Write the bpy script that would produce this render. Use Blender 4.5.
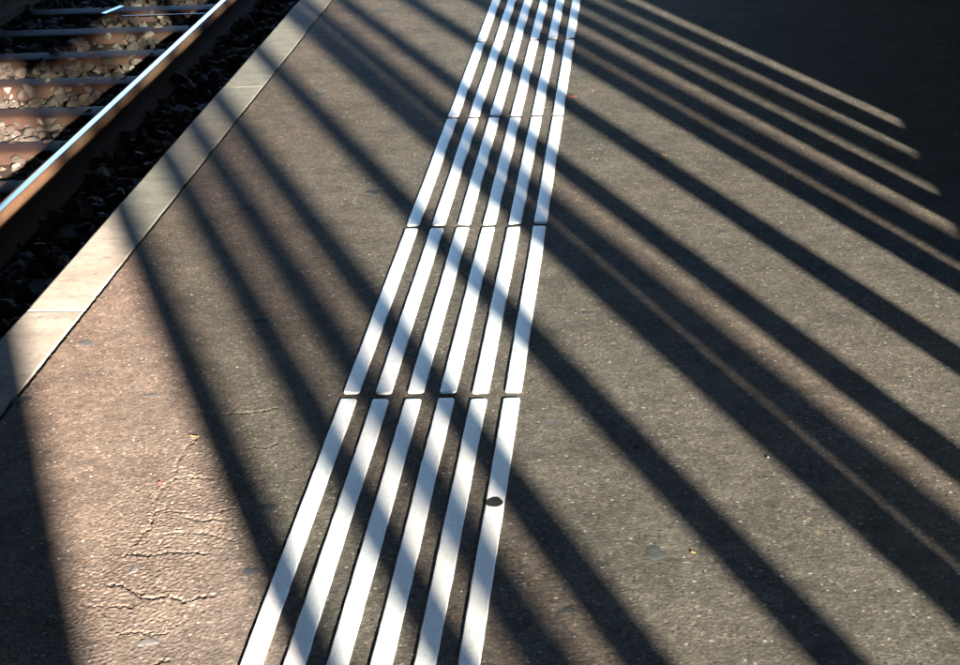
import bpy, math, random
import numpy as np
from mathutils import Vector, Matrix

# ------------------------------------------------------------------ camera, sky, sun, exposure
scene = bpy.context.scene
for o in list(bpy.data.objects):
    bpy.data.objects.remove(o)
COL = scene.collection
random.seed(7)
RNG = np.random.default_rng(11)

CAM_H = 1.4
F_PX = 1692.5                      # focal length in pixels of the 960 px wide photograph
YAW, PITCH, ROLL = math.radians(-6.125), math.radians(22.74), math.radians(-3.025)
_f0 = Vector((math.sin(YAW), math.cos(YAW), 0)); _r0 = Vector((math.cos(YAW), -math.sin(YAW), 0)); _u0 = Vector((0, 0, 1))
FWD = _f0*math.cos(PITCH) - _u0*math.sin(PITCH)
_u1 = _f0*math.sin(PITCH) + _u0*math.cos(PITCH)
RIGHT = _r0*math.cos(ROLL) + _u1*math.sin(ROLL)
UP = -_r0*math.sin(ROLL) + _u1*math.cos(ROLL)
cam_data = bpy.data.cameras.new('camera')
cam = bpy.data.objects.new('camera', cam_data)
COL.objects.link(cam)
cam_data.sensor_width = 36.0
cam_data.lens = 36.0*F_PX/960.0
cam_data.clip_start = 0.05
cam_data.clip_end = 3000
M3 = Matrix((RIGHT, UP, -FWD)).transposed()
cam.matrix_world = Matrix.Translation((0, 0, CAM_H)) @ M3.to_4x4()
scene.camera = cam

SUN_AZ = math.radians(23.13)       # shadows run along (-sin, +cos)
SUN_EL = math.radians(13.1)
world = bpy.data.worlds.new('World')
scene.world = world
world.use_nodes = True
wn = world.node_tree.nodes
bg = wn['Background']
sky = wn.new('ShaderNodeTexSky')
sky.sky_type = 'NISHITA'
sky.sun_disc = False
sky.sun_elevation = SUN_EL
sky.sun_rotation = math.pi - SUN_AZ
sky.air_density = 1.0
sky.dust_density = 0.0
sky.ozone_density = 3.0
sky.altitude = 2600
world.node_tree.links.new(sky.outputs['Color'], bg.inputs['Color'])
bg.inputs['Strength'].default_value = 0.06

sd = bpy.data.lights.new('sun', 'SUN')
sd.energy = 5.0
sd.angle = math.radians(0.68)
sd.color = (1.0, 0.84, 0.71)
sun = bpy.data.objects.new('sun', sd)
COL.objects.link(sun)
sun.rotation_euler = Vector((-math.sin(SUN_AZ)*math.cos(SUN_EL), math.cos(SUN_AZ)*math.cos(SUN_EL), -math.sin(SUN_EL))).to_track_quat('-Z', 'Y').to_euler()

vs = scene.view_settings
vs.view_transform = 'Standard'
vs.look = 'None'
vs.gamma = 1.0
vs.use_curve_mapping = False
vs.exposure = 4.22

# ------------------------------------------------------------------ helpers
def ground(x, y, z=0.0):
    """pixel of the 960x665 photograph -> point on the level plane at height z"""
    d = FWD + RIGHT*((x-480)/F_PX) - UP*((y-332.5)/F_PX)
    t = (z-CAM_H)/d.z
    return Vector((d.x*t, d.y*t, z))

def mesh_obj(name, verts, faces, mat=None, parent=None, smooth=False, loc=(0, 0, 0)):
    me = bpy.data.meshes.new(name)
    me.from_pydata([tuple(v) for v in verts], [], [tuple(f) for f in faces])
    me.update()
    if smooth:
        me.polygons.foreach_set('use_smooth', [True]*len(me.polygons))
    if mat:
        me.materials.append(mat)
    o = bpy.data.objects.new(name, me)
    COL.objects.link(o)
    o.location = loc
    if parent:
        o.parent = parent
    return o

def np_mesh(name, co, quads=None, tris=None, mat=None, smooth=False):
    me = bpy.data.meshes.new(name)
    f = quads if quads is not None else tris
    n = f.shape[1]
    me.vertices.add(len(co)); me.vertices.foreach_set('co', co.astype(np.float32).ravel())
    me.loops.add(f.size); me.loops.foreach_set('vertex_index', f.astype(np.int32).ravel())
    me.polygons.add(len(f))
    me.polygons.foreach_set('loop_start', np.arange(0, f.size, n, dtype=np.int32))
    me.polygons.foreach_set('loop_total', np.full(len(f), n, dtype=np.int32))
    me.polygons.foreach_set('use_smooth', np.full(len(f), smooth))
    me.update(calc_edges=True)
    if mat:
        me.materials.append(mat)
    o = bpy.data.objects.new(name, me)
    COL.objects.link(o)
    return o

def bevel_box(sx, sy, sz, b=0.004):
    """box with bevelled vertical and horizontal edges, centred in x,y, base at z=0"""
    import bmesh
    bm = bmesh.new()
    bmesh.ops.create_cube(bm, size=1.0)
    for v in bm.verts:
        v.co = Vector((v.co.x*sx, v.co.y*sy, (v.co.z+0.5)*sz))
    bmesh.ops.bevel(bm, geom=bm.edges[:], offset=b, segments=2, affect='EDGES')
    return bm

def bm_obj(name, bm, mat, parent=None, loc=(0, 0, 0)):
    me = bpy.data.meshes.new(name)
    bm.to_mesh(me); bm.free()
    me.materials.append(mat)
    o = bpy.data.objects.new(name, me)
    COL.objects.link(o); o.location = loc
    if parent:
        o.parent = parent
    return o

def thing(name, label, cat, loc=(0, 0, 0), group=None):
    o = bpy.data.objects.new(name, None)
    COL.objects.link(o); o.location = loc
    o.empty_display_size = 0.1
    return tag(o, label, cat, group)

def tag(o, label, cat=None, group=None, kind=None):
    o['label'] = label
    if cat: o['category'] = cat
    if group: o['group'] = group
    if kind: o['kind'] = kind
    return o

class NT:
    def __init__(self, name):
        self.m = bpy.data.materials.new(name); self.m.use_nodes = True
        self.t = self.m.node_tree; self.n = self.t.nodes; self.l = self.t.links
        self.b = self.n['Principled BSDF']
        tc = self.n.new('ShaderNodeNewGeometry'); self.co = tc.outputs['Position']
    def link(self, a, b): self.l.new(a, b)
    def mapping(self, scale=(1, 1, 1), loc=(0, 0, 0), rot=(0, 0, 0)):
        k = self.n.new('ShaderNodeMapping'); k.inputs['Scale'].default_value = scale
        k.inputs['Location'].default_value = loc; k.inputs['Rotation'].default_value = rot
        self.link(self.co, k.inputs['Vector']); return k.outputs['Vector']
    def noise(self, scale, detail=3, rough=0.55, vec=None, dist=0.0):
        k = self.n.new('ShaderNodeTexNoise'); k.inputs['Scale'].default_value = scale
        k.inputs['Detail'].default_value = detail; k.inputs['Roughness'].default_value = rough
        k.inputs['Distortion'].default_value = dist
        self.link(vec if vec else self.co, k.inputs['Vector']); return k.outputs['Fac']
    def voro(self, scale, vec=None, out='Color', feature='F1'):
        k = self.n.new('ShaderNodeTexVoronoi'); k.inputs['Scale'].default_value = scale; k.feature = feature
        self.link(vec if vec else self.co, k.inputs['Vector']); return k.outputs[out]
    def ramp(self, fac, stops, interp='LINEAR'):
        k = self.n.new('ShaderNodeValToRGB'); e = k.color_ramp.elements; k.color_ramp.interpolation = interp
        while len(e) < len(stops): e.new(0.5)
        for s, (p, c) in zip(e, stops):
            s.position = p; s.color = (c, c, c, 1) if isinstance(c, (int, float)) else (*c, 1)
        self.link(fac, k.inputs['Fac']); return k.outputs['Color']
    def mix(self, fac, a, b, mode='MIX'):
        k = self.n.new('ShaderNodeMix'); k.data_type = 'RGBA'; k.blend_type = mode
        for ix, v in ((0, fac), (6, a), (7, b)):
            s = k.inputs[ix]
            if isinstance(v, (int, float)): s.default_value = v if ix == 0 else (v, v, v, 1)
            elif isinstance(v, tuple): s.default_value = (*v, 1)
            else: self.link(v, s)
        return k.outputs[2]
    def sep(self, col):
        k = self.n.new('ShaderNodeSeparateColor'); self.link(col, k.inputs[0]); return k.outputs
    def math(self, op, a, b=0.0):
        k = self.n.new('ShaderNodeMath'); k.operation = op
        for s, v in ((k.inputs[0], a), (k.inputs[1], b)):
            if isinstance(v, (int, float)): s.default_value = v
            else: self.link(v, s)
        return k.outputs[0]
    def bump(self, h, strength=0.5, dist=0.001):
        k = self.n.new('ShaderNodeBump'); k.inputs['Strength'].default_value = strength
        k.inputs['Distance'].default_value = dist
        self.link(h, k.inputs['Height']); self.link(k.outputs['Normal'], self.b.inputs['Normal'])
    def out(self, col=None, rough=None, metal=None, spec=None):
        for key, v in (('Base Color', col), ('Roughness', rough), ('Metallic', metal), ('Specular IOR Level', spec)):
            if v is None: continue
            if isinstance(v, tuple): self.b.inputs[key].default_value = (*v, 1)
            elif isinstance(v, (int, float)): self.b.inputs[key].default_value = v
            else: self.link(v, self.b.inputs[key])
        return self.m

# ------------------------------------------------------------------ materials
def mat_asphalt():
    t = NT('asphalt')
    big = t.noise(0.9, 4, 0.6)
    mid = t.noise(7.0, 4, 0.6)
    base = t.ramp(big, [(0.35, (0.079, 0.071, 0.061)), (0.65, (0.097, 0.083, 0.070))])
    # old browner asphalt along the kerb
    s = t.n.new('ShaderNodeSeparateXYZ'); t.link(t.co, s.inputs[0])
    edge = t.math('ADD', s.outputs[0], t.math('MULTIPLY', big, 0.9))
    br = t.ramp(t.math('ADD', edge, 0.75), [(0.0, 1.0), (0.62, 0.0)])
    base = t.mix(br, base, (0.093, 0.071, 0.056))
    base = t.mix(1.0, base, t.ramp(mid, [(0.3, 0.74), (0.7, 1.18)]), 'MULTIPLY')
    base = t.mix(1.0, base, t.ramp(t.noise(28, 4, 0.65, None, 0.4), [(0.3, 0.84), (0.7, 1.12)]), 'MULTIPLY')
    c = t.sep(t.voro(210.0))
    stone = t.ramp(c[0], [(0.0, 0.58), (0.5, 0.93), (0.85, 1.15), (1.0, 1.7)])
    base = t.mix(0.8, base, stone, 'MULTIPLY')
    c2 = t.sep(t.voro(120.0))
    d2 = t.voro(120.0, out='Distance')
    pale = t.math('MULTIPLY', t.ramp(c2[1], [(0.925, 0.0), (0.935, 1.0)]), t.ramp(d2, [(0.25, 1.0), (0.42, 0.0)]))
    base = t.mix(t.math('MULTIPLY', pale, 0.75), base, t.ramp(c2[2], [(0.0, (0.238, 0.140, 0.077)), (0.3, (0.252, 0.231, 0.196)), (1.0, (0.294, 0.287, 0.266))]))
    dark = t.math('MULTIPLY', t.ramp(c2[0], [(0.90, 0.0), (0.91, 1.0)]), t.ramp(d2, [(0.3, 1.0), (0.45, 0.0)]))
    base = t.mix(t.math('MULTIPLY', dark, 0.7), base, (0.02, 0.02, 0.021))
    # worn dirt blotches
    blot = t.ramp(t.noise(3.1, 5, 0.7, t.mapping(loc=(3, 8, 0))), [(0.56, 0.0), (0.72, 1.0)])
    base = t.mix(t.math('MULTIPLY', blot, 0.5), base, (0.040, 0.038, 0.036))
    sb = t.ramp(t.noise(11, 3, 0.55, t.mapping(loc=(7, 2, 0)), 0.5), [(0.66, 0.0), (0.70, 1.0)])
    base = t.mix(t.math('MULTIPLY', sb, 0.4), base, (0.034, 0.033, 0.032))
    h = t.math('ADD', t.noise(420, 3, 0.7), t.math('MULTIPLY', t.voro(210.0, out='Distance'), 0.7))
    t.bump(h, 0.38, 0.0012)
    return t.out(base, t.ramp(c[1], [(0, 0.78), (1, 0.97)]), spec=0.12)

def mat_concrete(name, a, b, pits=True, bump=0.3):
    t = NT(name)
    n = t.noise(5, 5, 0.6)
    base = t.mix(n, a, b)
    base = t.mix(1.0, base, t.ramp(t.noise(60, 4, 0.65), [(0.25, 0.72), (0.75, 1.12)]), 'MULTIPLY')
    base = t.mix(1.0, base, t.ramp(t.noise(9, 5, 0.7, t.mapping(scale=(1, 2.2, 1), loc=(1, 9, 0)), 0.5), [(0.3, 0.70), (0.65, 1.08)]), 'MULTIPLY')
    base = t.mix(1.0, base, t.ramp(t.noise(450, 2, 0.6), [(0.2, 0.85), (0.8, 1.1)]), 'MULTIPLY')
    if pits:
        st = t.mapping(scale=(1.0, 2.6, 1.0))
        p = t.noise(17, 3, 0.6, st, 0.6)
        m = t.ramp(p, [(0.635, 0.0), (0.67, 1.0)])
        base = t.mix(t.math('MULTIPLY', m, 0.75), base, (0.09, 0.07, 0.06))
        g = t.ramp(t.noise(2.3, 5, 0.7, t.mapping(scale=(1, .7, 1), loc=(4, 1, 0))), [(0.45, 0.0), (0.7, 1.0)])
        base = t.mix(t.math('MULTIPLY', g, 0.6), base, (0.135, 0.115, 0.09))
    t.bump(t.noise(330, 4, 0.7), bump, 0.0012)
    return t.out(base, 0.85, spec=0.3)

def mat_rib():
    t = NT('white_thermoplastic')
    base = t.mix(t.noise(6, 4, 0.6), (0.70, 0.70, 0.69), (0.80, 0.80, 0.79))
    st = t.mapping(scale=(1, 5, 1))
    sc = t.ramp(t.noise(55, 5, 0.7, st), [(0.56, 0.0), (0.74, 1.0)])
    base = t.mix(t.math('MULTIPLY', sc, 0.5), base, (0.36, 0.36, 0.37))
    g2 = t.n.new('ShaderNodeObjectInfo')
    base = t.mix(1.0, base, t.ramp(g2.outputs['Random'], [(0, 0.86), (1, 1.0)]), 'MULTIPLY')
    sp = t.ramp(t.noise(160, 2, 0.5), [(0.70, 0.0), (0.76, 1.0)])
    base = t.mix(t.math('MULTIPLY', sp, 0.85), base, (0.10, 0.10, 0.10))
    wr = t.ramp(t.noise(38, 6, 0.75, t.mapping(scale=(1.6, 1, 1), loc=(2, 5, 0)), 0.8), [(0.60, 0.0), (0.70, 1.0)])
    base = t.mix(t.math('MULTIPLY', wr, 0.6), base, (0.17, 0.165, 0.16))
    fs = t.ramp(t.noise(300, 3, 0.6, t.mapping(scale=(1, 0.3, 1))), [(0.62, 0.0), (0.72, 1.0)])
    base = t.mix(t.math('MULTIPLY', fs, 0.5), base, (0.22, 0.22, 0.22))
    gr = t.ramp(t.noise(2.2, 4, 0.65), [(0.5, 0.0), (0.8, 1.0)])
    base = t.mix(t.math('MULTIPLY', gr, 0.25), base, (0.5, 0.48, 0.45))
    t.bump(t.noise(260, 4, 0.65), 0.25, 0.0012)
    return t.out(base, 0.45, spec=0.5)

def mat_rust(name, a, b, rough=0.6, metal=0.0):
    t = NT(name)
    base = t.mix(t.noise(14, 5, 0.7), a, b)
    base = t.mix(1.0, base, t.ramp(t.noise(120, 3, 0.6), [(0.2, 0.7), (0.8, 1.2)]), 'MULTIPLY')
    t.bump(t.noise(200, 4, 0.7), 0.3, 0.001)
    return t.out(base, rough, metal, 0.03)

def mat_steel():
    t = NT('polished_rail_steel')
    st = t.mapping(scale=(60, 0.4, 1))
    n = t.noise(3, 4, 0.6, st)
    return t.out(t.mix(n, (0.26, 0.27, 0.29), (0.42, 0.43, 0.46)), t.ramp(n, [(0.2, 0.16), (0.8, 0.34)]), 1.0)

def mat_stone():
    t = NT('ballast_stone')
    g = t.n.new('ShaderNodeNewGeometry')
    r = t.ramp(g.outputs['Random Per Island'], [(0, (0.026, 0.020, 0.015)), (0.35, (0.016, 0.014, 0.012)), (0.6, (0.042, 0.033, 0.026)), (0.85, (0.022, 0.018, 0.015)), (1, (0.09, 0.076, 0.062))])
    base = t.mix(1.0, r, t.ramp(t.noise(60, 4, 0.7), [(0.25, 0.6), (0.75, 1.25)]), 'MULTIPLY')
    t.bump(t.noise(140, 4, 0.7), 0.5, 0.003)
    return t.out(base, 0.9, spec=0.25)

def mat_plain(name, c, rough=0.7, metal=0.0, var=0.15, scale=90, spec=0.4):
    t = NT(name)
    base = t.mix(1.0, c, t.ramp(t.noise(scale, 4, 0.65), [(0.2, 1-var), (0.8, 1+var)]), 'MULTIPLY')
    t.bump(t.noise(scale*3, 3, 0.6), 0.2, 0.001)
    return t.out(base, rough, metal, spec)

def mat_glass(name, c):
    m = bpy.data.materials.new(name); m.use_nodes = True
    n = m.node_tree.nodes; l = m.node_tree.links
    n.remove(n['Principled BSDF'])
    tr = n.new('ShaderNodeBsdfTransparent'); tr.inputs['Color'].default_value = (*c, 1)
    gl = n.new('ShaderNodeBsdfGlossy'); gl.inputs['Roughness'].default_value = 0.02
    mx = n.new('ShaderNodeMixShader'); mx.inputs[0].default_value = 0.08
    l.new(tr.outputs[0], mx.inputs[1]); l.new(gl.outputs[0], mx.inputs[2])
    l.new(mx.outputs[0], n['Material Output'].inputs['Surface'])
    return m

M_ASPHALT = mat_asphalt()
M_KERB = mat_concrete('kerb_concrete', (0.165, 0.153, 0.130), (0.235, 0.215, 0.182))
M_CONC = mat_concrete('dark_concrete', (0.055, 0.052, 0.05), (0.085, 0.08, 0.075), False)
M_RIB = mat_rib()
M_RAILSIDE = mat_rust('rusty_rail_side', (0.045, 0.027, 0.017), (0.075, 0.046, 0.028), 0.8)
M_SLEEPER = mat_rust('sleeper_rust', (0.014, 0.0085, 0.0068), (0.026, 0.015, 0.011), 0.7)
M_STEEL = mat_steel()
M_STONE = mat_stone()
M_BED = mat_rust('track_bed_soil', (0.018, 0.015, 0.013), (0.03, 0.025, 0.02), 0.95)
M_FRAME = mat_plain('dark_painted_metal', (0.05, 0.055, 0.06), 0.45, 0.3, 0.1)
M_PANEL = mat_plain('grey_panel', (0.06, 0.062, 0.066), 0.6, 0.0, 0.1, 20)
M_GLASS = mat_glass('greenish_glass', (0.70, 0.745, 0.735))
M_BRONZE = mat_glass('bronze_glass', (0.722, 0.738, 0.718))
M_BLOCKER = mat_plain('dark_blocker_wall', (0.07, 0.065, 0.06), 0.9, 0.0, 0.25, 4)  # dark surface of the walls added to block skylight
M_TAR = mat_plain('joint_tar', (0.02, 0.02, 0.024), 0.5, 0.0, 0.2)
M_GROUND = mat_plain('dry_ground', (0.10, 0.09, 0.07), 0.95, 0.0, 0.3, 3)

# ------------------------------------------------------------------ platform surface (one displaced sheet)
KERB_OUT, KERB_IN = -1.4225, -1.2795
GAP = 0.008
Z_RAIL, Z_SLEEPER, Z_BALLAST = -0.55, -0.725, -0.75

def band_noise(shape, cell, lam, width, seed):
    """band-limited noise, unit variance; lam = wavelength in m"""
    r = np.random.default_rng(seed)
    f = np.fft.rfft2(r.standard_normal(shape))
    ky = np.fft.fftfreq(shape[0], cell)[:, None]; kx = np.fft.rfftfreq(shape[1], cell)[None, :]
    k = np.sqrt(kx*kx+ky*ky)+1e-6
    f *= np.exp(-(np.log(k*lam)/width)**2)
    a = np.fft.irfft2(f, s=shape)
    return a/a.std()

CELL = 0.002
NX0, NY0 = -1.40, 1.70
SH = (2820, 1340)
n_fine = band_noise(SH, CELL, 0.009, 0.5, 1)
n_fine = np.clip(n_fine, -2.5, 1.1)                # flat-topped aggregate
n_mid = band_noise(SH, CELL, 0.035, 0.6, 2)
n_big = band_noise(SH, CELL, 0.35, 0.7, 3)
rough_patch = np.clip(band_noise(SH, CELL, 0.8, 0.6, 4)*0.5+0.3, 0, 1)
HF = n_fine*0.00017 + n_mid*0.00010 + n_big*0.00022
HF += n_fine*rough_patch*0.00010
yy, xx = np.mgrid[0:SH[0], 0:SH[1]]
WX = NX0 + xx*CELL; WY = NY0 + yy*CELL
# crumbly strip in the lower left, around the cracks
cc = ground(165, 540)
w_rough = np.exp(-(((WX-cc.x)/0.16)**2 + ((WY-cc.y)/0.55)**2)**1.5)
HF += w_rough*(band_noise(SH, CELL, 0.012, 0.6, 6)*0.00038 + n_fine*0.00015)

def crop6(pts): return [(x/2.818, 429+y/2.818) for x, y in pts]
CRACKS = [
 (crop6([(350, 357), (372, 352), (390, 350), (415, 355), (440, 354), (465, 349), (490, 347), (530, 349), (560, 348), (582, 353)]), 0.0060),
 (crop6([(310, 440), (340, 440), (365, 450), (385, 462), (400, 475), (430, 477), (460, 470), (495, 473), (520, 486), (540, 481), (560, 473), (605, 470)]), 0.0065),
 (crop6([(425, 265), (430, 240), (442, 230), (460, 228), (480, 233), (520, 234)]), 0.0045),
 (crop6([(525, 248), (560, 260), (600, 254), (650, 257)]), 0.0045),
 (crop6([(600, 235), (640, 226), (665, 222)]), 0.004),
 (crop6([(490, 140), (520, 135), (560, 136), (600, 141)]), 0.005),
 (crop6([(550, 25), (510, 75), (495, 110), (490, 140), (465, 160), (440, 190), (430, 260), (400, 300), (370, 330), (355, 358)]), 0.0030),
 ([(219, 414), (235, 413.5), (250, 412.5), (262, 411.5), (275, 408)], 0.0045),
 ([(238, 449), (250, 448), (268, 447), (276, 444)], 0.003),
 ([(245, 385), (256, 383), (262, 381)], 0.0025),
 (crop6([(440, 660), (455, 650), (480, 655)]), 0.005),
 (crop6([(250, 500), (300, 498), (370, 500)]), 0.003),
 (crop6([(330, 575), (380, 570), (440, 580), (470, 572)]), 0.003),
 (crop6([(440, 300), (500, 292), (560, 290), (600, 298), (680, 322)]), 0.0025),
]
jit = np.random.default_rng(5)
wob = band_noise(SH, CELL, 0.016, 0.9, 8)*0.0024
for pts, depth in CRACKS:
    g = [ground(*q) for q in pts]
    P = [(v.x, v.y) for v in g]
    x0 = min(q[0] for q in P)-0.05; x1 = max(q[0] for q in P)+0.05
    y0 = min(q[1] for q in P)-0.05; y1 = max(q[1] for q in P)+0.05
    i0, i1 = max(0, int((y0-NY0)/CELL)), min(SH[0], int((y1-NY0)/CELL))
    j0, j1 = max(0, int((x0-NX0)/CELL)), min(SH[1], int((x1-NX0)/CELL))
    if i1 <= i0 or j1 <= j0: continue
    X = WX[i0:i1, j0:j1]+wob[i0:i1, j0:j1]; Y = WY[i0:i1, j0:j1]+wob[i0:i1, j0:j1][::-1]
    D = np.full(X.shape, 9.0)
    for (ax, ay), (bx, by) in zip(P[:-1], P[1:]):
        dx, dy = bx-ax, by-ay; L2 = dx*dx+dy*dy+1e-9
        u = np.clip(((X-ax)*dx+(Y-ay)*dy)/L2, 0, 1)
        D = np.minimum(D, np.hypot(X-ax-u*dx, Y-ay-u*dy))
    HF[i0:i1, j0:j1] += -0.75*depth*np.exp(-(D/(0.0012+0.0008*np.abs(wob[i0:i1, j0:j1])/0.0022))**2) + 0.10*depth*np.exp(-((D-0.006)/0.006)**2)

def axis(pieces):
    out = []
    for a, b, s0, s1 in pieces:
        v = a
        while v < b-0.3*s1:
            out.append(v); v += s0+(s1-s0)*(v-a)/(b-a)
    out.append(pieces[-1][1])
    return np.array(out)
AX = axis([(KERB_IN+GAP, -1.06, 0.0036, 0.0036), (-1.06, -0.62, 0.0021, 0.0021), (-0.62, 0.5, 0.0038, 0.0038), (0.5, 1.25, 0.005, 0.007), (1.25, 9.0, 0.25, 0.6)])
AY = axis([(-25.0, 1.8, 1.2, 0.3), (1.8, 3.0, 0.0024, 0.0026), (3.0, 7.2, 0.0042, 0.0110), (7.2, 60.0, 0.3, 4.0)])
gx, gy = np.meshgrid(AX, AY)
fi = np.clip((gy-NY0)/CELL, 0, SH[0]-2); fj = np.clip((gx-NX0)/CELL, 0, SH[1]-2)
i = fi.astype(int); j = fj.astype(int); a = fi-i; b = fj-j
gz = HF[i, j]*(1-a)*(1-b)+HF[i+1, j]*a*(1-b)+HF[i, j+1]*(1-a)*b+HF[i+1, j+1]*a*b
inside = (gy > NY0+0.02) & (gy < NY0+SH[0]*CELL-0.02) & (gx < NX0+SH[1]*CELL-0.02)
gz = np.where(inside, gz, 0.0)
# broken, drooping asphalt edge along the kerb joint
dist = gx-AX[0]
edge_n = band_noise((len(AY), 64), 0.006, 0.05, 0.8, 9)[:, :1]
gx = gx + np.clip(1-dist/0.012, 0, 1)*edge_n*0.0008
gz = gz - 0.009*np.clip(1-dist/0.004, 0, 1)**2
ny, nx = gx.shape
co = np.stack([gx, gy, gz], -1).reshape(-1, 3)
idx = np.arange(ny*nx).reshape(ny, nx)
q = np.stack([idx[:-1, :-1], idx[:-1, 1:], idx[1:, 1:], idx[1:, :-1]], -1).reshape(-1, 4)
platform = np_mesh('platform', co, quads=q, mat=M_ASPHALT, smooth=True)
tag(platform, 'worn brown grey asphalt platform surface with cracks near the kerb', kind='structure')

def surf_z(x, y):
    i = int(min(max((y-NY0)/CELL, 0), SH[0]-1)); j = int(min(max((x-NX0)/CELL, 0), SH[1]-1))
    return float(HF[i, j])

# platform body under the surface: joint filler and front wall
def box_verts(x0, x1, y0, y1, z0, z1):
    v = [(x0, y0, z0), (x1, y0, z0), (x1, y1, z0), (x0, y1, z0), (x0, y0, z1), (x1, y0, z1), (x1, y1, z1), (x0, y1, z1)]
    f = [(0, 3, 2, 1), (4, 5, 6, 7), (0, 1, 5, 4), (1, 2, 6, 5), (2, 3, 7, 6), (3, 0, 4, 7)]
    return v, f
v, f = box_verts(KERB_IN-0.02, KERB_IN+0.05, -25, 60, -0.05, -0.014)
mesh_obj('joint_filler', v, f, M_TAR, platform)
v, f = box_verts(KERB_OUT+0.05, 9.0, -25, 60, -1.0, -0.13)
mesh_obj('platform_wall', v, f, M_CONC, platform)

# kerb slabs, each a piece of the platform
JOINT0 = ground(54, 309).y
JOINT1 = ground(243, 86).y
SLAB = JOINT1-JOINT0
def kerb_slab(length, seed, e0, e1):
    r = random.Random(seed)
    w = KERB_IN-KERB_OUT; b = 0.006
    prof = [(0, -0.12), (0, -0.012), (0.003, -0.004), (0.010, 0.0), (w-0.0025, 0.0), (w-0.0008, -0.0010), (w, -0.004), (w, -0.12)]
    n = 40
    V, F = [], []
    for k in range(n+1):
        y = length*k/n
        e = e0*math.exp(-y/0.004)+e1*math.exp(-(length-y)/0.004)
        for jx, (px, pz) in enumerate(prof):
            wb = 0.0
            if jx in (5, 6): wb = r.uniform(-0.0008, 0.0002)
            V.append((px+wb, y, pz-(e if pz > -0.1 else 0)+ (r.uniform(-0.0006, 0.0003) if jx in (3, 4) else 0)))
    m = len(prof)
    for k in range(n):
        for jx in range(m-1):
            F.append((k*m+jx, k*m+jx+1, (k+1)*m+jx+1, (k+1)*m+jx))
    F.append(tuple(range(m))); F.append(tuple(reversed(range(n*m, n*m+m))))
    return V, [tuple(reversed(ff)) for ff in F]
for s in range(-6, 16):
    y0 = JOINT0+s*SLAB
    if y0 < -12 or y0 > 40: continue
    ga, gb = (0.006, 0.0015) if s % 2 == 0 else (0.0015, 0.006)      # open joints alternate with tight ones
    V, F = kerb_slab(SLAB-ga-gb, s, 0.0003 if ga < 0.003 else 0.0015, 0.0003 if gb < 0.003 else 0.0015)
    kb = mesh_obj('kerb_slab', V, F, M_KERB, platform, loc=(KERB_OUT+0.0015*math.sin(s*2.1), y0+ga, -0.003))

# ------------------------------------------------------------------ tactile strip: raised white ribs
strip = thing('tactile_strip', 'white raised tactile guidance ribs, six abreast, along the asphalt platform', 'tactile strip', (-0.42, 3.0, 0))
RIB_X0, RIB_P, RIB_W, RIB_L = -0.6893*0.875, 0.0737*0.875, 0.0373*0.875, 1.1528*0.875
RIB_Y0 = 6.9004*0.875
def rib_mesh(seed, length, w):
    r = random.Random(seed)
    n = 56; H = 0.0036; rc = 0.007
    V, F = [], []
    # cross-section offsets: (fraction across, height)
    sec = [(0.0, -0.004), (0.0, 0.55), (0.025, 0.9), (0.07, 1.0), (0.5, 1.02), (0.93, 1.0), (0.975, 0.9), (1.0, 0.55), (1.0, -0.004)]
    ph = [r.uniform(0, 6.28) for _ in range(6)]
    def wob(y, o): return 0.0003*math.sin(y*9+ph[o])+0.00015*math.sin(y*61+ph[o+1])+r.uniform(-0.0003, 0.0003)
    skew = r.uniform(-0.0022, 0.0022)
    ys = []
    for k in range(n+1):
        if k <= 4: ys.append(rc*(1-math.cos(k/4*math.pi/2)))
        elif k >= n-4: ys.append(length-rc*(1-math.cos((n-k)/4*math.pi/2)))
        else: ys.append(rc+(length-2*rc)*(k-4)/(n-8))
    m = len(sec)
    for k, y in enumerate(ys):
        e = min(y, length-y)
        inset = rc-math.sqrt(max(rc*rc-(rc-e)**2, 0)) if e < rc else 0.0
        if y > length/2: inset *= r.uniform(0.8, 1.1)
        hh = 1.0 if e > 0.0015 else 0.35+0.65*e/0.0015
        l = inset+wob(y, 0); rr = w-inset+wob(y, 2)
        for jx, (fx, fz) in enumerate(sec):
            z = (fz*H*hh if fz > 0 else -0.004) + (0.0001*math.sin(y*19+ph[4]) if fz > 0.5 else 0)
            yv = y + (skew*(fx-0.5)*2 if (k < 6 or k > n-6) else 0)
            V.append((l+(rr-l)*fx, yv, z))
    for k in range(n):
        for jx in range(m-1):
            F.append((k*m+jx+1, k*m+jx, (k+1)*m+jx, (k+1)*m+jx+1))
    F.append(tuple(range(m))); F.append(tuple(reversed(range(n*m, n*m+m))))
    return V, F
for row in range(-3, 9):
    for c in range(6):
        V, F = rib_mesh(row*17+c*5+3, RIB_L-0.028, RIB_W)
        y = RIB_Y0-RIB_L*row + 0.004*math.sin(row*5.1+c*2.3)*0.5
        x = RIB_X0+RIB_P*c
        rb = mesh_obj('rib', V, F, M_RIB, strip, smooth=True, loc=(x-strip.location.x, y-strip.location.y, surf_z(x, y+0.4)*0.5+0.0006))

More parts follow.
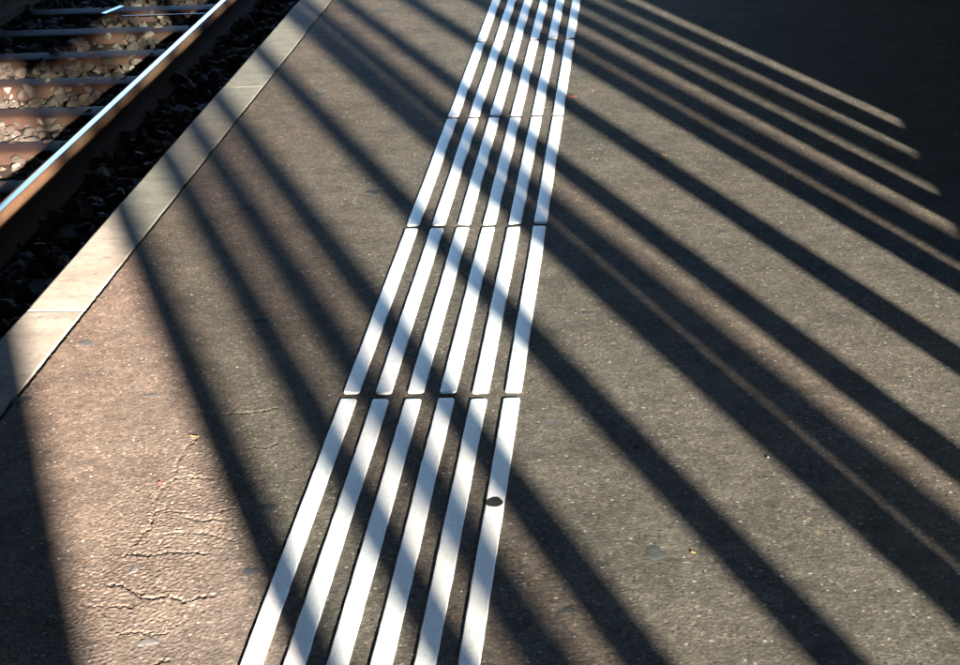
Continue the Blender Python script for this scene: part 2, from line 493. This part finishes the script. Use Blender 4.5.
# ------------------------------------------------------------------ railway track
GROUND_Z = -1.0
v, f = box_verts(-400, 400, -400, 900, -1.4, GROUND_Z)
gr = mesh_obj('ground', v, f, M_GROUND); gr['kind'] = 'structure'
bed_n = 60
bx = np.linspace(-5.4, KERB_OUT+0.05, 26); by = np.concatenate([np.linspace(-25, 5, 20)[:-1], np.linspace(5, 16, 90), np.linspace(16, 60, 30)[1:]])
X, Y = np.meshgrid(bx, by)
Z = Z_BALLAST-0.03+RNG.normal(0, 0.008, X.shape)
Z[:, 0] = GROUND_Z-0.05
idx = np.arange(X.size).reshape(X.shape)
qq = np.stack([idx[:-1, :-1], idx[:-1, 1:], idx[1:, 1:], idx[1:, :-1]], -1).reshape(-1, 4)
bed = np_mesh('track_bed', np.stack([X, Y, Z], -1).reshape(-1, 3), quads=qq, mat=M_BED, smooth=True)
bed['kind'] = 'structure'

RAIL_X = -2.428                                    # centre line of the near rail
GAUGE = 1.435+0.065
track = thing('railway_track', 'railway track with shiny worn rail and rusty sleepers in the pit beside the platform', 'railway track', (RAIL_X-GAUGE/2, 8.0, Z_SLEEPER))
def rail_mesh(y0, y1):
    hw = 0.0325
    half = [(0, 0.0), (0.014, -0.0004), (0.020, -0.0012), (0.0265, -0.0035), (0.031, -0.0075), (hw, -0.014), (hw+0.001, -0.036), (0.029, -0.042), (0.010, -0.052), (0.008, -0.066), (0.0085, -0.120), (0.020, -0.138), (0.062, -0.150), (0.063, -0.160), (0, -0.160)]
    prof = half[:-1]+[(-a, b) for a, b in reversed(half[1:-1])]
    m = len(prof); V, F, mats = [], [], []
    ys = np.linspace(y0, y1, 80)
    for y in ys:
        for a, b in prof: V.append((a, y, b))
    for k in range(len(ys)-1):
        for jx in range(m):
            j2 = (jx+1) % m
            F.append((k*m+jx, (k+1)*m+jx, (k+1)*m+j2, k*m+j2))
            top = min(prof[jx][1], prof[j2][1]) > -0.0006
            mats.append(0 if top else 1)
    F.append(tuple(reversed(range(m)))); mats.append(1)
    F.append(tuple(range((len(ys)-1)*m, len(ys)*m))); mats.append(1)
    return V, F, mats
for rx in (RAIL_X, RAIL_X-GAUGE):
    V, F, mats = rail_mesh(-20, 50)
    ro = mesh_obj('rail', V, F, M_STEEL, track, loc=(rx-track.location.x, -track.location.y, Z_RAIL-track.location.z))
    ro.data.materials.append(M_RAILSIDE)
    ro.data.polygons.foreach_set('material_index', mats)
    for pl in ro.data.polygons: pl.use_smooth = True
    ro.data.set_sharp_from_angle(angle=math.radians(35))

# trough sleepers: rounded pressed-steel profile
def sleeper_mesh():
    prof = [(-0.130, -0.10), (-0.118, -0.045), (-0.104, -0.014), (-0.088, -0.003), (-0.06, 0.0), (0.06, 0.0), (0.088, -0.003), (0.104, -0.014), (0.118, -0.045), (0.130, -0.10)]
    V, F = [], []; xs = [-1.25, -1.22, -1.17, -0.4, 0.0, 0.4, 1.17, 1.22, 1.25]
    for x in xs:
        d = 0.09 if abs(x) > 1.24 else (0.03 if abs(x) > 1.2 else 0)
        for a, b in prof: V.append((x, a, b-d))
    m = len(prof)
    for k in range(len(xs)-1):
        for jx in range(m-1): F.append((k*m+jx+1, k*m+jx, (k+1)*m+jx, (k+1)*m+jx+1))
    F.append(tuple(range(m))); F.append(tuple(reversed(range((len(xs)-1)*m, len(xs)*m))))
    return V, F
sl_rows = [12, 32, 57, 83, 112, 146]
ys0 = [ground(40, yy_, Z_SLEEPER).y for yy_ in sl_rows]
sp = (ys0[0]-ys0[-1])/5
Vs, Fs = sleeper_mesh()
first = None; clip_mesh = None
import bmesh
def clip_bm():
    bm = bevel_box(0.06, 0.09, 0.022, 0.005)
    r = bmesh.ops.create_cone(bm, cap_ends=True, segments=6, radius1=0.017, radius2=0.017, depth=0.03)
    bmesh.ops.translate(bm, verts=r['verts'], vec=(0, 0, 0.036))
    return bm
sleeper_y = []
for s in range(-12, 22):
    y = ys0[-1]+s*sp
    sleeper_y.append(y)
    o = mesh_obj('sleeper', Vs, Fs, M_SLEEPER, track, smooth=True, loc=(0, y-track.location.y, 0)) if first is None else first.copy()
    if first is None:
        first = o
    else:
        COL.objects.link(o); o.parent = track; o.location = (0, y-track.location.y, 0)
    if 5 < y < 14:
        for rx in (RAIL_X, RAIL_X-GAUGE):
            for sx in (-0.075, 0.075):
                if clip_mesh is None:
                    cl = bm_obj('rail_clip', clip_bm(), M_RAILSIDE); clip_mesh = cl.data
                else:
                    cl = bpy.data.objects.new('rail_clip', clip_mesh); COL.objects.link(cl)
                cl.parent = o; cl.location = (rx+sx-track.location.x, 0, 0.002)

# ballast: thousands of broken stones, one mass
def ico():
    bm = bmesh.new(); bmesh.ops.create_icosphere(bm, subdivisions=2, radius=1.0)
    V = np.array([v.co[:] for v in bm.verts]); bm.verts.index_update()
    F = np.array([[v.index for v in f.verts] for f in bm.faces]); bm.free(); return V, F
IV, IF = ico()
def rocks(n, box, size, seed):
    r = np.random.default_rng(seed)
    kinds = []
    for k in range(24):                           # facet each rock by cutting planes
        P = IV.copy()*1.25
        for c in range(10):
            d = r.standard_normal(3); d /= np.linalg.norm(d); h = r.uniform(0.45, 0.85)
            t = P@d; over = t > h
            P[over] -= np.outer(t[over]-h, d)
        kinds.append(P*np.array([1, r.uniform(.6, .95), r.uniform(.5, .8)]))
    CO, TR = [], []
    x = r.uniform(box[0], box[1], n); y = r.uniform(box[2], box[3], n)
    z = box[4]+r.uniform(0, 1, n)**1.2*(box[5]-box[4]); s = size*np.exp(r.normal(0, 0.28, n))
    base = 0
    for k in range(n):
        ax = r.standard_normal(3)*0.5; ax[2] = r.uniform(-3.1, 3.1)
        c, sn = np.cos(ax[2]), np.sin(ax[2]); t1, t2 = ax[0]*0.6, ax[1]*0.6
        Rz = np.array([[c, -sn, 0], [sn, c, 0], [0, 0, 1]])
        Rx = np.array([[1, 0, 0], [0, np.cos(t1), -np.sin(t1)], [0, np.sin(t1), np.cos(t1)]])
        Ry = np.array([[np.cos(t2), 0, np.sin(t2)], [0, 1, 0], [-np.sin(t2), 0, np.cos(t2)]])
        CO.append(kinds[k % 24]*s[k]@(Rz@Rx@Ry).T+np.array([x[k], y[k], z[k]]))
        TR.append(IF+base); base += len(IV)
    return np.concatenate(CO), np.concatenate(TR)
keep = rocks(7600, (-4.3, KERB_OUT+0.04, 4.6, 13.0, Z_BALLAST-0.035, Z_BALLAST+0.012), 0.030, 21)
near = rocks(2300, (-2.375, KERB_OUT+0.04, 4.6, 13.0, Z_BALLAST+0.01, Z_SLEEPER+0.045), 0.034, 22)
keep = (np.concatenate([keep[0], near[0]]), np.concatenate([keep[1], near[1]+len(keep[0])]))
for bx_, sd_ in (((-4.6, KERB_OUT+0.04, -1.0, 4.6, Z_BALLAST-0.03, Z_BALLAST+0.012), 23), ((-4.6, KERB_OUT+0.04, 13.0, 19.0, Z_BALLAST-0.03, Z_BALLAST+0.012), 24)):
    near = rocks(1700, bx_, 0.044, sd_)
    keep = (np.concatenate([keep[0], near[0]]), np.concatenate([keep[1], near[1]+len(keep[0])]))
bal = np_mesh('track_ballast', keep[0], tris=keep[1], mat=M_STONE)
tag(bal, 'loose broken stone ballast between the rusty sleepers', 'ballast', kind='stuff')

# small things on the track
fo = ground(113, 12, Z_SLEEPER+0.004)
t_ = thing('metal_plate', 'small bright tilted metal plate lying on a far sleeper', 'metal plate', fo)
bm = bevel_box(0.042, 0.16, 0.006, 0.002)
for vv in bm.verts: vv.co.z += 0.10*(vv.co.y+0.08)+0.001
bm_obj('plate', bm, M_STEEL, t_).rotation_euler = (0, 0, math.radians(-32))
rd = ground(172, 15, Z_SLEEPER+0.008)
bm = bmesh.new()
bmesh.ops.create_cone(bm, cap_ends=True, segments=10, radius1=0.003, radius2=0.003, depth=0.62)
bmesh.ops.rotate(bm, verts=bm.verts, cent=(0, 0, 0), matrix=Matrix.Rotation(math.radians(90), 3, 'Y'))
for vv in bm.verts: vv.co.z += 0.02*vv.co.x*vv.co.x
ro = bm_obj('steel_rod', bm, M_STEEL, None, rd)
tag(ro, 'thin straight steel rod lying along a far sleeper beside the rail', 'rod')

# ------------------------------------------------------------------ screens that throw the shadows, and added light blockers
SA, CA = math.sin(SUN_AZ), math.cos(SUN_AZ)
XA, TOP_A = 1.303, 2.62
RUN = SA/math.tan(SUN_EL)                          # sideways run of a shadow per metre of height
BASE_H = (XA-0.05-0.737)/RUN
FASCIA_Z = 1.95
def yq(qv, x): return (qv-x*CA)/SA                 # place on the line x whose shadow has offset q
QA = [0.365, 0.553, 0.81, 1.068, 1.312, 1.558, 1.805, 2.040, 2.283, 2.522]
YA = [yq(qv, XA) for qv in QA]
Y_WALL = yq(2.605, XA-0.05)
screen = thing('glass_screen', 'glazed wind screen of dark upright posts on a low concrete base', 'glass screen', (XA, YA[0], 0))
v, f = box_verts(-0.05, 0.05, -0.06, Y_WALL-0.004-YA[0], -0.1, BASE_H)
mesh_obj('base_wall', v, f, M_CONC, screen)
pm = None
for y in YA:
    if pm is None:
        po = bm_obj('post', bevel_box(0.071, 0.058, TOP_A-BASE_H-0.002, 0.004), M_FRAME, screen); pm = po.data
    else:
        po = bpy.data.objects.new('post', pm); COL.objects.link(po); po.parent = screen
    po.location = (0, y-YA[0], BASE_H+0.002)
BRONZE = {1, 4, 7}
for k, (a_, b_) in enumerate(zip(YA, YA[1:]+[Y_WALL+0.025])):
    v, f = box_verts(-0.004, 0.004, a_-YA[0]+0.029, b_-YA[0]-0.029, BASE_H+0.003, FASCIA_Z-0.001)
    mesh_obj('glass_pane', v, f, M_BRONZE if k in BRONZE else M_GLASS, screen)
for a_, b_ in zip(YA, YA[1:]+[Y_WALL+0.025]):
    v, f = box_verts(-0.012, 0.012, a_-YA[0]+0.029, b_-YA[0]-0.029, FASCIA_Z, TOP_A-0.002)
    mesh_obj('fascia_panel', v, f, M_PANEL, screen)
v, f = box_verts(-0.035, 0.035, -0.05, YA[-1]-YA[0]+0.05, TOP_A+0.001, TOP_A+0.07)
mesh_obj('top_rail', v, f, M_FRAME, screen)

v, f = box_verts(-0.012, 0.012, yq(0.052, XA+0.04)-YA[0]+0.01, -0.030, 2.12, TOP_A-0.002)
mesh_obj('added_shade_strip', v, f, M_PANEL, screen)  # added strip over the opening, put there to darken the far track

XB = 2.2
QB = [0.68, 1.41, 2.148, 2.402]
ROOF_Z = 5.0
added_roof = thing('added_roof_and_columns', 'dark columns under an unseen roof and walls added to dim the skylight', 'columns and added roof', (XB, yq(QB[0], XB), 0))  # columns cast the soft shadows; roof and walls are added to cut skylight
cmesh = None
for qv in QB:
    if cmesh is None:
        po = bm_obj('column', bevel_box(0.094, 0.066, ROOF_Z-0.1, 0.004), M_FRAME, added_roof); cmesh = po.data
    else:
        po = bpy.data.objects.new('column', cmesh); COL.objects.link(po); po.parent = added_roof
    po.location = (0, yq(qv, XB)-added_roof.location.y, 0)
cy = added_roof.location.y
v, f = box_verts(-0.08, 0.08, -7.99-cy, 17.99-cy, ROOF_Z-0.098, ROOF_Z-0.002)
mesh_obj('beam', v, f, M_FRAME, added_roof)
v, f = box_verts(-7.5-XB, 1.0, -8-cy, 18-cy, ROOF_Z, ROOF_Z+0.12)
mesh_obj('roof', v, f, M_PANEL, added_roof)  # unseen roof, added to dim the ambient light
v, f = box_verts(-7.7-XB, -7.502-XB, -8-cy, 18-cy, -1.05, ROOF_Z+0.3)
mesh_obj('far_light_block', v, f, M_BLOCKER, added_roof)  # unseen wall, added to close off light from the left
v, f = box_verts(-7.498-XB, 2.4-XB, -8.2-cy, -8.002-cy, -1.05, ROOF_Z+0.3)
v, f = box_verts(-7.498-XB, 2.4-XB, -8.2-cy, -8.002-cy, -1.05, ROOF_Z+0.3)
mesh_obj('end_light_block', v, f, M_BLOCKER, added_roof)  # unseen wall, added to close off sky behind the camera
for yy_ in (-4.0, 1.5, 7.0, 12.5, 17.5):
    v, f = box_verts(-7.498-XB, -0.082, yy_-0.07-cy, yy_+0.07-cy, ROOF_Z-0.25, ROOF_Z-0.002)
    mesh_obj('rafter', v, f, M_FRAME, added_roof)  # rafters of the added roof

room = thing('waiting_room', 'dark grey flat roofed waiting room at the end of the screen', 'waiting room', (XA-0.05, Y_WALL, 0))
v, f = box_verts(0, 2.4, 0, 9.0, -0.1, 2.75)
mesh_obj('wall', v, f, M_PANEL, room)
v, f = box_verts(-0.03, 2.5, 0.002, 9.1, 2.752, 2.9)
mesh_obj('roof', v, f, M_FRAME, room)
for k in range(5):
    v, f = box_verts(-0.012, -0.002, 0.35+k*1.75, 0.40+k*1.75, 0.0, 2.74)
    mesh_obj('cover_strip', v, f, M_FRAME, room)
for k in range(3):
    v, f = box_verts(-0.006, -0.001, 0.9+k*2.9, 2.1+k*2.9, 1.0, 2.2)
    mesh_obj('window', v, f, M_FRAME, room)

y1 = yq(0.052, XA+0.04)
sky_blocker = thing('sky_blocker', 'dark box added ahead beyond the waiting room to block front skylight', 'sky_blocker', (1.6, 10.5, 0))  # unseen box, added to keep front sky off the right side
v, f = box_verts(-1.7, 1.4, 0, 2.0, -0.1, 3.6)
mesh_obj('wall', v, f, M_PANEL, sky_blocker)
v, f = box_verts(-1.8, 1.5, -0.1, 2.1, 3.602, 3.72)
mesh_obj('roof', v, f, M_FRAME, sky_blocker)
v, f = box_verts(-1.0, 1.0, -0.03, -0.002, 1.0, 2.2)
mesh_obj('blocker_panel', v, f, M_FRAME, sky_blocker)
board = thing('notice_board', 'tall dark notice board standing before the open end of the screen', 'notice board', (XA, y1-0.75, 0))
v, f = box_verts(-0.04, 0.04, -0.75, 0.75, 0.0, 2.5)
mesh_obj('panel', v, f, M_PANEL, board)
v, f = box_verts(-0.05, 0.05, -0.755, 0.7515, 2.502, 2.56)
mesh_obj('cap', v, f, M_FRAME, board)

# ------------------------------------------------------------------ chewing gum, leaf bits, grit
M_GUM = {'dark': mat_plain('old_dark_gum', (0.022, 0.022, 0.024), 0.85, 0.0, 0.3, 160, 0.1), 'slate': mat_plain('slate_gum', (0.034, 0.038, 0.046), 0.85, 0.0, 0.3, 160, 0.1),
         'grey': mat_plain('grey_gum', (0.053, 0.053, 0.053), 0.85, 0.0, 0.3, 160, 0.1), 'pale': mat_plain('pale_gum', (0.085, 0.085, 0.085), 0.85, 0.0, 0.3, 160, 0.1)}
def gum(px, py, w, d, kind, label, z=0.0003, seed=0, group=None, irr=1.0):
    w *= 0.86; d *= 0.8
    r = random.Random(px*31+py+seed)
    g = ground(px, py); n = 22
    V = [(0, 0, 0.0003)]; F = []
    ph = [r.uniform(0, 6.28) for _ in range(3)]
    for ring, (s, h) in enumerate(((0.55, 0.0003), (0.85, 0.0002), (1.0, -0.0004))):
        for k in range(n):
            a = 6.2832*k/n
            q_ = 1+irr*0.17*math.sin(2*a+ph[0])+irr*0.14*math.sin(3*a+ph[1])+irr*0.09*math.sin(5*a+ph[2])+r.uniform(-0.04, 0.04)
            V.append((w/2*s*q_*math.cos(a), d/2*s*q_*math.sin(a), h))
    for k in range(n):
        k2 = (k+1) % n
        F.append((0, 1+k, 1+k2))
        for ring in range(2):
            a0, b0 = 1+ring*n, 1+(ring+1)*n
            F.append((a0+k, b0+k, b0+k2, a0+k2))
    zz = surf_z(g.x, g.y)
    o = mesh_obj('gum_spot', V, F, M_GUM[kind], smooth=True, loc=(g.x, g.y, zz+z))
    o.rotation_euler = (0, 0, r.uniform(-0.4, 0.4))
    return tag(o, label, 'gum spot', group)
gum(494.5, 504, 0.0345, 0.050, 'dark', 'dark round gum spot stuck on the rightmost white rib', z=0.0042, irr=0.3)
gum(423, 207, 0.013, 0.018, 'dark', 'small dark gum spot on the leftmost white rib', z=0.0042, irr=0.5)
gum(655, 553, 0.046, 0.048, 'grey', 'large grey gum spot alone on sunlit asphalt, lower right')
gum(268, 507, 0.040, 0.032, 'slate', 'slate blue gum spot left of the ribs, near the dark shadow')
gum(250, 571, 0.034, 0.028, 'slate', 'slate gum spot at the bottom left, beside the leftmost rib')
gum(567, 610, 0.034, 0.030, 'slate', 'dim gum spot right of the ribs at the bottom edge')
gum(262, 320, 0.052, 0.030, 'slate', 'long slate gum smear in shadow, midway between kerb and ribs')
gum(240, 413, 0.020, 0.020, 'slate', 'small dark gum spot on greenish asphalt above a crack')
gum(21, 400, 0.050, 0.050, 'slate', 'dark blue gum spot in the corner shadow beside the kerb')
gum(86, 343, 0.042, 0.040, 'grey', 'faint grey gum spot on sunlit asphalt next to the kerb joint')
gum(150, 395, 0.040, 0.026, 'grey', 'faint grey smear in the bright sunlit patch by the kerb')
gum(147, 642, 0.036, 0.030, 'pale', 'pale gum spot on bright rough asphalt, lowest left')
gum(134, 570, 0.012, 0.034, 'pale', 'narrow pale gum fleck beside the longest crack')
gum(326, 403, 0.024, 0.012, 'pale', 'small white gum fleck just left of the ribs at a row gap')
gum(362, 161, 0.036, 0.040, 'pale', 'pale gum spot in sun, left of the ribs')
gum(373, 192, 0.042, 0.050, 'slate', 'slate gum spot left of the ribs below a pale one')
gum(607, 206, 0.032, 0.036, 'pale', 'pale gum spot in a dark shadow, right of the ribs')
gum(655, 233, 0.030, 0.030, 'grey', 'grey gum spot in shadow, lower right of a pale one')
gum(723, 232, 0.030, 0.034, 'grey', 'grey gum spot on the wide sunlit band, right half')
gum(588, 313, 0.032, 0.026, 'grey', 'faint grey gum spot on sunlit asphalt close right of the ribs')
gum(636, 447, 0.016, 0.016, 'dark', 'tiny dark gum spot in the single diagonal shadow, right')
gum(247, 208, 0.044, 0.036, 'slate', 'slate blue gum spot in narrow shadows near the kerb')
gum(336, 61, 0.050, 0.060, 'grey', 'grey gum fleck in shadow, upper left of the ribs')
gum(319, 94, 0.050, 0.070, 'grey', 'grey gum fleck on the sunlit patch near the kerb, upper left')
gum(343, 22, 0.050, 0.060, 'pale', 'pale gum fleck near the top beside the kerb')
gum(381, 11, 0.070, 0.070, 'grey', 'grey gum smear at the top, between kerb and ribs')
gum(704, 163, 0.036, 0.040, 'grey', 'dim grey gum spot on the upper right sunlit band')
gum(720, 20, 0.040, 0.060, 'grey', 'dim gum fleck in the deep shade, top centre right')
gum(830, 53, 0.040, 0.070, 'grey', 'dim gum fleck in the deep shade at the upper right')
gum(785, 61, 0.030, 0.050, 'pale', 'small pale gum fleck at the rim of the deep shade')

def leaf(px, py, w, d, col, label, rz):
    g = ground(px, py)
    V, F = [], []
    n = 6
    for k in range(n+1):
        t = k/n; hw = 0.5*w*math.sin(math.pi*min(max(t, 0.04), 0.96))**0.8
        for sgn in (-1, -0.4, 0.4, 1):
            V.append((sgn*hw*(1+0.15*math.sin(k*3)), (t-0.5)*d, 0.0008+0.10*w*abs(sgn)**2+0.05*d*(t-0.5)**2*4))
    for k in range(n):
        for j_ in range(3): F.append((k*4+j_, k*4+j_+1, k*4+j_+5, k*4+j_+4))
    o = mesh_obj('leaf_fragment', V, F, mat_plain('leaf_'+label[:6], col, 0.7), smooth=True, loc=(g.x, g.y, surf_z(g.x, g.y)+0.0008))
    so = o.modifiers.new('thickness', 'SOLIDIFY'); so.thickness = 0.0006
    o.rotation_euler = (0, 0, rz)
    return tag(o, label, 'leaf fragment')
leaf(571, 97, 0.018, 0.034, (0.28, 0.07, 0.03), 'reddish brown leaf fragment on sunlit asphalt right of the far ribs', 1.2)
leaf(194, 437, 0.005, 0.020, (0.40, 0.22, 0.06), 'tiny tan leaf sliver at the edge of the shadow left', 1.3)
leaf(160, 484, 0.006, 0.010, (0.42, 0.07, 0.05), 'tiny red leaf speck beside the upper cracks', 0.3)
leaf(502, 312, 0.008, 0.020, (0.16, 0.14, 0.05), 'small olive leaf sliver caught against the fifth rib', 0.6)
leaf(693, 553, 0.005, 0.008, (0.45, 0.22, 0.06), 'tiny orange leaf speck right of the large grey gum spot', 0.9)
leaf(664, 156, 0.014, 0.024, (0.20, 0.13, 0.06), 'brown leaf fragment on the upper right sunlit band', 0.8)

# loose grit and tiny gum flecks scattered on the asphalt
r = np.random.default_rng(77)
CO, TR = [], []; base = 0
octv = np.array([(1, 0, 0), (-1, 0, 0), (0, 1, 0), (0, -1, 0), (0, 0, 1), (0, 0, -1)], float)
octf = np.array([(0, 2, 4), (2, 1, 4), (1, 3, 4), (3, 0, 4), (2, 0, 5), (1, 2, 5), (3, 1, 5), (0, 3, 5)])
for k in range(1500):
    x = r.uniform(-1.25, 1.2); y = r.uniform(1.9, 7.2); s = 0.0012*np.exp(r.normal(0, 0.35))
    P = octv*s*np.array([1, r.uniform(.7, 1.2), r.uniform(.5, .8)])*r.uniform(.8, 1.2, (6, 1))
    c, sn = np.cos(k), np.sin(k)
    P = P@np.array([[c, -sn, 0], [sn, c, 0], [0, 0, 1]]).T
    CO.append(P+np.array([x, y, surf_z(x, y)+s*0.4])); TR.append(octf+base); base += 6
t = NT('grit_stone'); g_ = t.n.new('ShaderNodeNewGeometry')
M_GRIT = t.out(t.ramp(g_.outputs['Random Per Island'], [(0, (0.03, 0.03, 0.03)), (0.4, (0.09, 0.08, 0.07)), (0.8, (0.18, 0.16, 0.14)), (1, (0.32, 0.31, 0.29))]), 0.85)
grit = np_mesh('grit', np.concatenate(CO), tris=np.concatenate(TR), mat=M_GRIT)
tag(grit, 'loose fine grit scattered over the asphalt', 'grit', kind='stuff')

# old trodden gum flecks, too many and too small to count
CO, TR = [], []; base = 0
for k in range(170):
    x = r.uniform(-1.2, 1.15); y = r.uniform(2.0, 7.1); n = 9
    w = 0.005*np.exp(r.normal(0, 0.45)); ph = r.uniform(0, 6.28, 3)
    a_ = np.arange(n)*2*np.pi/n
    q_ = 1+0.25*np.sin(2*a_+ph[0])+0.2*np.sin(3*a_+ph[1])
    z0 = surf_z(x, y)
    P = np.concatenate([[[0, 0, 0.0004]], np.stack([w*q_*np.cos(a_), 1.1*w*q_*np.sin(a_), np.full(n, -0.0002)], -1)])
    CO.append(P+np.array([x, y, z0])); TR.append(np.array([(0, 1+i_, 1+(i_+1) % n) for i_ in range(n)])+base); base += n+1
t = NT('gum_fleck'); g_ = t.n.new('ShaderNodeNewGeometry')
M_FLECK = t.out(t.ramp(g_.outputs['Random Per Island'], [(0, (0.025, 0.026, 0.028)), (0.5, (0.045, 0.046, 0.048)), (0.85, (0.075, 0.077, 0.08)), (1, (0.11, 0.11, 0.11))]), 0.8)
fl = np_mesh('gum_flecks', np.concatenate(CO), tris=np.concatenate(TR), mat=M_FLECK, smooth=True)
tag(fl, 'tiny trodden gum flecks scattered over the asphalt', 'gum flecks', kind='stuff')
